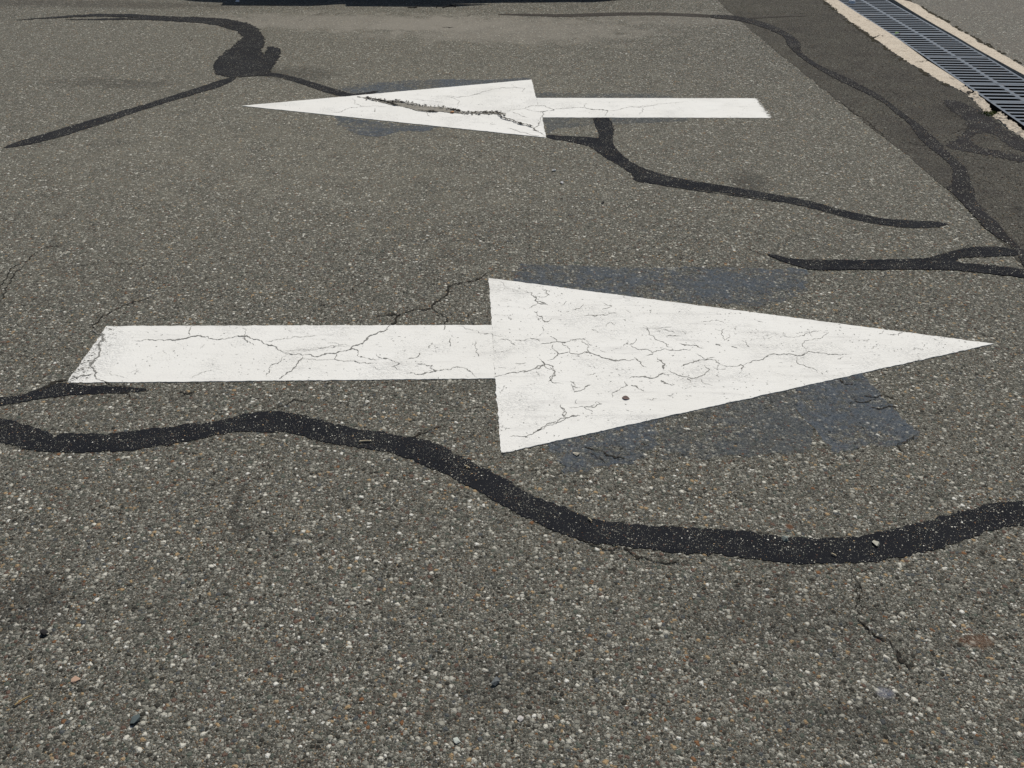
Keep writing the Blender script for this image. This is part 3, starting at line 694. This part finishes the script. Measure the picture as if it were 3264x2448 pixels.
Pf = dict(A=G(1741, 440), Sa=G(1727.5, 375.4), Sb=G(1708.6, 313.3), B=G(1694.7, 255), T=G(770, 338.5), Ta=G(2463, 376.8), Tb=G(2415, 314.6))
cr_far = [
 (c2([(780, 620), (880, 618), (920, 628), (1000, 618), (1070, 600), (1140, 575), (1210, 565), (1290, 565), (1355, 570), (1345, 595)]), 1.5), (c2([(1265, 545), (1300, 565)]), 1.0), (c2([(880, 625), (930, 660), (920, 690)]), 1.0), (c2([(640, 640), (760, 650), (840, 660)]), .9),
 (c2([(1230, 720), (1290, 705), (1350, 700), (1400, 680), (1480, 680), (1540, 710), (1460, 720), (1400, 715), (1350, 700)]), 1.6), (c2([(1540, 705), (1620, 695), (1700, 690), (1760, 700), (1850, 705), (1885, 715), (1860, 745)]), 1.7),
 (c2([(1885, 715), (1960, 705), (2030, 685), (2100, 690), (2180, 678), (2212, 675)]), 1.4), (c2([(1730, 690), (1750, 665)]), 1.0), (c2([(1270, 720), (1330, 745), (1380, 760)]), 1.2), (c2([(1200, 745), (1250, 780), (1300, 790), (1390, 815), (1440, 850), (1480, 880)]), 2.0),
 (c2([(1240, 825), (1320, 850), (1380, 865), (1450, 878)]), 1.8), (c2([(1460, 780), (1440, 800), (1410, 830), (1440, 850)]), 2.0), (c2([(1460, 780), (1470, 730), (1490, 715)]), 1.6), (c6([(1000, 190), (1100, 180), (1230, 165), (1330, 158), (1400, 155)]), .9), (c6([(1100, 190), (1100, 220), (1080, 240)]), .7), (c6([(1700, 185), (1820, 187)]), .6),
 (c5([(935, 190), (955, 230), (1000, 245), (1100, 242), (1180, 245)]), 1.3), (c5([(1000, 245), (920, 255), (860, 285), (800, 290)]), 1.2), (c5([(1095, 255), (1100, 285)]), 1.4), (c5([(1450, 285), (1480, 315)]), 1.4), (c5([(1900, 372), (1950, 370)]), 1.3), (c5([(1600, 180), (1650, 185)]), .8),
]
wf_h = [line_edge(Pf['T'], Pf['B'], Pf['A'], .012, .5), line_edge(Pf['T'], Pf['A'], Pf['B'], .010, .6)]
wf_s = [line_edge(Pf['Ta'], Pf['Tb'], Pf['Sa'], .05, .25)]
far_arrow = arrow((Pf['T'], Pf['B'], Pf['Sb'], Pf['Sa'], Pf['A'], Pf['Tb'], Pf['Ta']), cr_far,
    'smaller far white arrow pointing left, a crumbled hole along its head', wf_h, wf_s, (.35, .3))

# the broken-out hollow along the far arrow: rough bottom, rubble rim
off = Vector((-far_arrow.location.x, -far_arrow.location.y))
hol = c5([(970, 179), (1040, 186), (1100, 196), (1200, 208), (1320, 220), (1420, 244), (1560, 252), (1660, 272), (1720, 291), (1850, 290), (1960, 286), (2020, 297), (1950, 302), (1800, 297), (1640, 294), (1550, 283), (1480, 285), (1380, 274), (1290, 248), (1190, 233), (1120, 211), (1050, 194)])
M['hollow'] = simple('broken_asphalt', (.11, .098, .078), (.40, .375, .325), 45, .95, .1, .008)
hole = slab('broken_hollow', rough([p + off for p in hol], .01, .006, True, .006), .0060, .0004, M['hollow'], far_arrow, inner=.02, znoise=.003, nscale=40)
random.seed(21)
def stone_bm(bm, x, y, z, r, flat=.6, k=9):
    pts = []
    for _ in range(k):
        v = Vector((random.gauss(0, 1), random.gauss(0, 1), random.gauss(0, 1))).normalized()
        pts.append(bm.verts.new((x + v.x * r * random.uniform(.8, 1.2), y + v.y * r * random.uniform(.7, 1.2), z + v.z * r * flat)))
    r_ = bmesh.ops.convex_hull(bm, input=pts)
    for g in r_['geom_interior']:
        if isinstance(g, bmesh.types.BMVert) and g.is_valid: bm.verts.remove(g)
bm = bmesh.new()
up = [p + off for p in c5([(1040, 183), (1100, 193), (1200, 203), (1320, 213), (1420, 238), (1560, 247), (1660, 267), (1720, 290), (1850, 288), (1960, 284), (2020, 298)])]
for a, b in zip(up, up[1:]):
    for _ in range(int((b - a).length * 170)):
        p = a.lerp(b, random.random()) + Vector((0, random.uniform(-.05, .012)))
        stone_bm(bm, p.x, p.y, .008, random.uniform(.003, .009), .7)
me = bpy.data.meshes.new('rubble'); bm.to_mesh(me); bm.free()
M['rubble_stone'] = simple('loose_crumbs', (.10, .09, .075), (.62, .59, .53), 70, .9, .2, .002)
tag(link('rubble', me, M['rubble_stone'], far_arrow), kind='stuff')
cracks('deep_crack', [([p + off for p in c5(q)], w) for q, w in (([(1030, 186), (1110, 202), (1190, 222), (1260, 240)], 2.6), ([(1190, 212), (1320, 222), (1420, 248), (1400, 240)], 1.8), ([(1560, 252), (1650, 274), (1720, 292), (1850, 292), (1900, 290), (2020, 299)], 1.9), ([(1390, 278), (1540, 287)], 2.0), ([(1960, 300), (1985, 325), (2050, 345), (2150, 378), (2212, 395)], 2.0))],
       .0105, M['crack'], far_arrow, base=.0024)

# ------------------------------------------------------------------ drain grates
def box(bm, x0, x1, y0, y1, z0, z1):
    v = [bm.verts.new(p) for p in ((x0, y0, z0), (x1, y0, z0), (x1, y1, z0), (x0, y1, z0), (x0, y0, z1), (x1, y0, z1), (x1, y1, z1), (x0, y1, z1))]
    for f in ((3, 2, 1, 0), (4, 5, 6, 7), (0, 1, 5, 4), (1, 2, 6, 5), (2, 3, 7, 6), (3, 0, 4, 7)): bm.faces.new([v[i] for i in f])

GW = .437
def plate(length, nslot):
    """a cast panel: three long rails and cross bars with rounded slot ends, one mesh per kind of part"""
    z0, z1 = -.028, -.003
    rl = [(0, .017), (.206, .231), (GW - .017, GW)]
    rails = bmesh.new(); bars = bmesh.new()
    for a, b in rl: box(rails, a, b, -length, 0, z0, z1)
    end = .014
    pitch = (length - 2 * end) / nslot
    sl = pitch * .58
    ys = []
    y = -end
    spans = [(-end, 0)]
    for i in range(nslot):
        t = y - (pitch - sl) / 2
        if i == 0: spans[0] = (t, 0)
        b = t - sl
        nx = y - pitch - (pitch - sl) / 2 if i < nslot - 1 else -length
        spans.append((nx, b)); ys.append((b, t)); y -= pitch
    for (xa, xb) in ((.017, .206), (.231, GW - .017)):
        for (y0, y1) in spans: box(bars, xa, xb, y0, y1, z0, z1 - .0008)
        for (b, t) in ys:                     # rounded corners of the slot ends
            for sx, x in ((1, xa), (-1, xb)):
                for sy, yy in ((1, b), (-1, t)):
                    r = sl * .45
                    p0 = (x, yy); pr = []
                    for k in range(4):
                        an = math.pi / 2 * k / 3
                        pr.append((x + sx * r * (1 - math.sin(an)), yy + sy * r * (1 - math.cos(an))))
                    vt = [bars.verts.new((q[0], q[1], z1 - .0014)) for q in [p0] + pr]
                    try: bars.faces.new(vt)
                    except ValueError: pass
    out = []
    for b_, nme in ((rails, 'rail'), (bars, 'slotted_bars')):
        me = bpy.data.meshes.new(nme); b_.to_mesh(me); b_.free(); me.materials.append(M['iron']); me.materials.append(M['grime'])
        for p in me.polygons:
            if p.center.z < z1 - .002: p.material_index = 1          # shade on the unlit slot walls, painted in as black
        out.append((nme, me))
    return out
full = plate(.653, 10); part = plate(.381, 5)
labels = ['drain grate panel at the top edge, carrying a small white cap', 'second drain grate panel from the top, with a reddish glint below its slots',
          'middle drain grate panel with a green leaf on its left side', 'drain grate panel just above the short one, beside the cracked edging',
          'short five slot drain grate panel at the right edge beside crumbled concrete', 'lowest drain grate panel, beside the widest dark gap']
gl = [Vector((2.6816, 8.611))] + GL[1:7]
gidx = 0
for i in range(6):
    a, b = gl[i], gl[i + 1]
    d = (b - a); ang = math.atan2(d.y, d.x) + math.pi / 2
    parts_ = part if i == 4 else full
    g = empty('drain_grate', (a.x + .002, a.y, 0), ang)
    tag(g, labels[i], 'drain grate', 'iron grates laid end to end over the drain')
    for nme, me in parts_: link(nme, me, None, g)

# ------------------------------------------------------------------ small loose things
def pebble(xy, r, c, label, flat=.6, z=.004, cat='pebble', name='pebble', k=14):
    random.seed(int(xy.x * 1000 + xy.y * 333))
    bm = bmesh.new(); stone_bm(bm, 0, 0, 0, r, flat, k)
    me = bpy.data.meshes.new(name); bm.to_mesh(me); bm.free()
    key = 'peb%s' % (c,)
    if key not in M: M[key] = simple('stone', tuple(v * .7 for v in c), tuple(min(1, v * 1.2) for v in c), 150, .85, .2, .001)
    o = link(name, me, M[key]); o.location = (xy.x, xy.y, z + r * flat * .5); o.rotation_euler = (0, 0, random.uniform(0, 3))
    tag(o, label, cat, 'loose stones and crumbs'); return o
pebble(r4([(525, 490)])[0], .010, (.20, .22, .20), 'grey angular stone lying on the long wavy black filler line', z=.003)
pebble(r4([(1165, 525)])[0], .010, (.46, .44, .36), 'pale round stone lying on the right part of the wavy black filler line', z=.003)
pebble(px(0, 1900, 3.027, [(425, 372)])[0], .011, (.022, .02, .02), 'black flat stone chip at the lower left of the road', .45)
pebble(px(0, 1900, 3.027, [(1310, 1210)])[0], .012, (.09, .11, .11), 'blue-grey flat stone at the bottom left corner of the road', .4)
pebble(px(0, 1900, 3.027, [(725, 812)])[0], .010, (.42, .28, .20), 'pinkish stone set in the road left of the bottom edge', .35, .0)
pebble(px(1300, 2100, 5.53, [(1545, 430)])[0], .011, (.13, .14, .14), 'dark grey slate chip near the bottom centre', .4)
pebble(px(1300, 2100, 5.53, [(870, 1450)])[0], .008, (.45, .47, .42), 'long pale stone near the bottom edge, left of centre', .4, .001)
pebble(px(1300, 2100, 5.53, [(1985, 1065)])[0], .007, (.52, .49, .45), 'round whitish stone near the bottom edge, right of the slate chip', .4, .001)
pebble(px(1500, 250, 2.011, [(535, 595)])[0], .012, (.70, .68, .64), 'flat white crumb on the asphalt below the far arrow, larger of two', .4)
pebble(px(1500, 250, 2.011, [(585, 675)])[0], .010, (.70, .68, .66), 'small white crumb on the asphalt, just below the larger one', .5)
pebble(px(1500, 250, 2.011, [(845, 800)])[0], .010, (.08, .076, .066), 'dark stone on the asphalt between the two arrows', .5)
pebble(c5([(1640, 292)])[0], .012, (.50, .27, .14), 'orange crumb on the lower rim of the hole in the far arrow', .5, .006)
pebble(r1([(350, 1525)])[0], .012, (.50, .45, .35), 'tan stone standing out of the blue-grey patch under the near arrow head', .4, .002)
pebble(c4([(945, 310)])[0], .010, (.55, .52, .45), 'cream stone between the forked filler line and the dark strip', .5, .001)
pebble(G(2685, 9 + 6), .001, (.1, .1, .1), 'tiny dark crumb on the edging by the top of the drain', .4) if False else None

def leaf(xy, L, wd, rz, c, label, z, curl=.25, cat='leaf'):
    bm = bmesh.new(); N = 8; rows = []
    for i in range(N + 1):
        t = i / N; w = wd * math.sin(math.pi * min(1, t * .98 + .02)) ** .8 * (1 - .25 * t)
        zz = curl * L * t * (1 - t)
        rows.append([bm.verts.new((L * (t - .5), s * w, zz + abs(s) * w * .35)) for s in (-1, -.5, 0, .5, 1)])
    for a, b in zip(rows, rows[1:]):
        for i in range(4): bm.faces.new([a[i], b[i], b[i + 1], a[i + 1]])
    bmesh.ops.remove_doubles(bm, verts=bm.verts, dist=1e-5)
    me = bpy.data.meshes.new('leaf'); bm.to_mesh(me); bm.free()
    mt = simple('leaf_surface', tuple(v * .7 for v in c), c, 60, .6, .3)
    o = link('leaf', me, mt); o.location = (xy.x, xy.y, z); o.rotation_euler = (.1, .05, rz)
    tag(o, label, cat); return o
leaf(r6([(240, 428)])[0], .055, .017, .5, (.10, .19, .035), 'small green leaf lying on the left side of the drain grate', .002, .35)
leaf(r1([(752, 1080)])[0], .024, .0095, -.2, (.17, .11, .09), 'curled dark brown leaf scrap lying on the near white arrow head', .0042, .12)
lf = leaf(px(2600, 0, 7.373, [(1690, 205)])[0], .10, .03, .1, (.42, .20, .13), 'reddish leaf lying under the slots of the second drain grate panel', -.034, .1)

def straw(xy, L, r, rz, c, label, z=.004, name='straw', cat='straw'):
    bm = bmesh.new(); prev = None
    for i in range(7):
        t = i / 6; rr = r * (1 - .3 * t); yy = .08 * L * math.sin(t * 3)
        ring = [bm.verts.new((L * (t - .5), yy + rr * math.cos(a * 1.0472), rr * math.sin(a * 1.0472))) for a in range(6)]
        if prev:
            for k in range(6): bm.faces.new([prev[k], prev[(k + 1) % 6], ring[(k + 1) % 6], ring[k]])
        else: bm.faces.new(ring[::-1])
        prev = ring
    bm.faces.new(prev)
    me = bpy.data.meshes.new(name); bm.to_mesh(me); bm.free()
    mt = simple(name + '_surface', tuple(v * .75 for v in c), c, 90, .8, .2)
    o = link(name, me, mt); o.location = (xy.x, xy.y, z + r); o.rotation_euler = (0, .02, rz)
    tag(o, label, cat); return o
SC = (.50, .42, .28)
straw(c8([(586, 1244)])[0], .034, .0024, .12, SC, 'longest dry straw, lying on the wavy filler line left of the near arrow head')
straw(c8([(1304, 1425)])[0], .018, .0024, -.6, SC, 'short tan straw on the wavy filler line, just below the near arrow corner')
straw(r3([(1282, 802)])[0], .014, .0024, -.9, SC, 'short tan straw on the steep middle of the wavy filler line')
straw(r4([(868, 607)])[0], .012, .0024, -.7, SC, 'tiny straw bit on the filler line between the grey and the pale stone')
straw(px(0, 1900, 3.027, [(235, 1020)])[0], .035, .0014, .8, (.42, .30, .13), 'thin golden straw on the asphalt near the lower left corner')

# white cap at the top of the drain
bm = bmesh.new()
prof = [(0, .030), (.012, .0295), (.020, .026), (.026, .016), (.029, .003), (.030, 0)]
prev = None
for r_, z_ in prof:
    ring = [bm.verts.new((r_ * math.cos(a * math.pi / 10), r_ * math.sin(a * math.pi / 10), z_)) for a in range(20)] if r_ else [bm.verts.new((0, 0, z_))]
    if prev:
        if len(prev) == 1:
            for k in range(20): bm.faces.new([prev[0], ring[k], ring[(k + 1) % 20]])
        else:
            for k in range(20): bm.faces.new([prev[k], ring[k], ring[(k + 1) % 20], prev[(k + 1) % 20]])
    prev = ring
me = bpy.data.meshes.new('bottle_cap'); bm.to_mesh(me); bm.free()
cap = link('bottle_cap', me, simple('white_plastic', (.62, .64, .66), (.74, .76, .78), 30, .4, .5))
q = px(2600, 0, 7.373, [(875, 78)])[0]; cap.location = (q.x, q.y + .03, -.003)
tag(cap, 'small white bottle cap standing on the drain grate at the top', 'bottle cap')

# moss tuft in the gap of the broken edging
random.seed(5)
bm = bmesh.new(); q = r7([(790, 950)])[0]
for _ in range(260):
    p = q + Vector((random.gauss(0, .022), random.gauss(0, .016)))
    h_ = random.uniform(.008, .026); a = random.uniform(0, 6.28); w = random.uniform(.001, .0022)
    dx, dy = math.cos(a) * w, math.sin(a) * w; lx, ly = random.gauss(0, .006), random.gauss(0, .006)
    v = [bm.verts.new((p.x - dx, p.y - dy, .001)), bm.verts.new((p.x + dx, p.y + dy, .001)), bm.verts.new((p.x + lx, p.y + ly, .001 + h_))]
    bm.faces.new(v)
me = bpy.data.meshes.new('moss_tuft'); bm.to_mesh(me); bm.free()
mo = link('moss_tuft', me, simple('moss_green', (.05, .075, .012), (.13, .17, .035), 120, .8, .2))
tag(mo, 'green moss tuft growing in the gap of the broken concrete edging', 'moss')

# dark twigs at the edge of the car's shade
TW = (.022, .018, .014)
for (x, y, L, rz, lab) in ((478, 195, .075, .15, 'short dark twig lying flat, clear of the shade under the parked car'),
                           (570, 170, .07, 1.3, 'dark twig standing out of the car shade, left of the others'),
                           (1060, 165, .07, 1.5, 'dark twig standing out of the car shade, alone in the middle'),
                           (1275, 175, .10, 1.0, 'dark twig slanting out of the car shade like a tick'),
                           (1425, 155, .08, -.9, 'dark twig leaning left at the edge of the car shade'),
                           (1490, 150, .08, 1.57, 'upright dark twig at the right end of the row by the car shade')):
    straw(px(1250, 0, 7.373, [(x, y)])[0], L, .004, rz, TW, lab, .001, 'twig', 'twig')
pebble(px(500, 0, 7.373, [(1900, 52)])[0], .017, (.8, .8, .8), 'bright white crumb at the edge of the parked car shade', .5)

# ------------------------------------------------------------------ parked car
def car():
    root = empty('parked_car', (-.78, 9.37, 0), math.radians(3.0))
    tag(root, 'black parked car side on beyond the far arrow, its shade at the top edge', 'car')
    bodym = simple('black_car_paint', (.006, .006, .007), (.010, .010, .012), 3, .25, .5)
    glass = simple('tinted_glass', (.01, .012, .014), (.02, .022, .025), 3, .05, .6)
    rubber = simple('tyre_rubber', (.012, .012, .012), (.022, .022, .022), 60, .85, .2)
    rimm = simple('alloy', (.35, .35, .36), (.45, .45, .46), 20, .35, .5, 0, .8)
    st = [(-2.15, .60, .30, .62), (-2.08, .74, .20, .86), (-1.80, .85, .17, .93), (-1.0, .90, .16, .95), (0, .91, .16, .93), (.9, .90, .16, .90), (1.45, .87, .17, .84), (1.80, .80, .18, .76), (2.05, .66, .22, .66), (2.15, .50, .32, .55)]
    def loft(name, rings, mat):
        bm = bmesh.new(); prev = None; N = len(rings[0])
        for r in rings:
            ring = [bm.verts.new(p) for p in r]
            if prev:
                for k in range(N): bm.faces.new([prev[k], ring[k], ring[(k + 1) % N], prev[(k + 1) % N]])
            else: bm.faces.new(ring[::-1])
            prev = ring
        bm.faces.new(prev)
        bmesh.ops.recalc_face_normals(bm, faces=bm.faces)
        me = bpy.data.meshes.new(name); bm.to_mesh(me); bm.free()
        o = link(name, me, mat, root)
        for p in me.polygons: p.use_smooth = True
        md = o.modifiers.new('s', 'SUBSURF'); md.levels = md.render_levels = 1
        return o
    rings = []
    for x, hw, zb, zt in st:
        h = zt - zb
        half = [(0, zb), (hw * .75, zb), (hw * .96, zb + h * .12), (hw, zb + h * .4), (hw * .985, zb + h * .75), (hw * .90, zt), (hw * .5, zt + .02), (0, zt + .03)]
        rings.append([(x, y, z) for y, z in half] + [(x, -y, z) for y, z in half[-2:0:-1]])
    loft('body', rings, bodym)
    rings = []
    for x, hw, zt in ((-1.95, .70, .95), (-1.65, .70, 1.30), (-1.2, .68, 1.43), (-.3, .68, 1.47), (.35, .67, 1.42), (.75, .70, 1.20), (1.15, .74, .93)):
        half = [(0, .84), (hw + .12, .86), (hw + .02, max(.92, zt - .12)), (hw * .75, zt), (0, zt + .02)]
        rings.append([(x, y, z) for y, z in half] + [(x, -y, z) for y, z in half[-2:0:-1]])
    loft('cabin', rings, bodym)
    for s in (-1, 1):
        for x0, x1 in ((-1.45, -.55), (-.48, .55)):
            bm = bmesh.new()
            y0, y1 = s * .812, s * .745
            v = [bm.verts.new(p) for p in ((x0, y0, .96), (x1 + .15, y0, .96), (x1 - .12, y1, 1.30), (x0 + .08, y1, 1.30))]
            bm.faces.new(v); bmesh.ops.solidify(bm, geom=bm.faces[:], thickness=.01)
            me = bpy.data.meshes.new('window'); bm.to_mesh(me); bm.free(); link('window', me, glass, root)
        for x in (-1.32, 1.34):
            def disc(name, r0, r1, w, mat, par):
                bm = bmesh.new(); pr = None; n_ = 28
                ringz = [(r1, -w), (r0 * .96, -w), (r0, -w * .7), (r0, w * .7), (r0 * .96, w), (r1, w)]
                cols = []
                for k in range(n_):
                    a = k * 2 * math.pi / n_
                    cols.append([bm.verts.new((r * math.cos(a), yy, r * math.sin(a))) for r, yy in ringz])
                for k in range(n_):
                    for j in range(5): bm.faces.new([cols[k][j], cols[(k + 1) % n_][j], cols[(k + 1) % n_][j + 1], cols[k][j + 1]])
                if mat is rimm:
                    for j in (0, 5): bm.faces.new([cols[k][j] for k in range(n_)])
                me = bpy.data.meshes.new(name); bm.to_mesh(me); bm.free()
                return link(name, me, mat, par)
            t = disc('wheel', .315, .20, .10, rubber, root); t.location = (x, s * .80, .315)
            disc('rim', .20, .02, .07, rimm, t)
    for s in (-1, 1):
        for x, nm, c in ((2.06, 'headlight', (.7, .7, .72)), (-2.10, 'tail_light', (.25, .01, .01))):
            bm = bmesh.new(); bmesh.ops.create_icosphere(bm, subdivisions=3, radius=.12)
            bmesh.ops.scale(bm, vec=(.5, 1.2, .6), verts=bm.verts)
            me = bpy.data.meshes.new(nm); bm.to_mesh(me); bm.free()
            o = link(nm, me, simple(nm + '_glass', c, c, 5, .1, .5), root); o.location = (x - .02 * (1 if x > 0 else -1), s * .50, .60)
    return root
car()
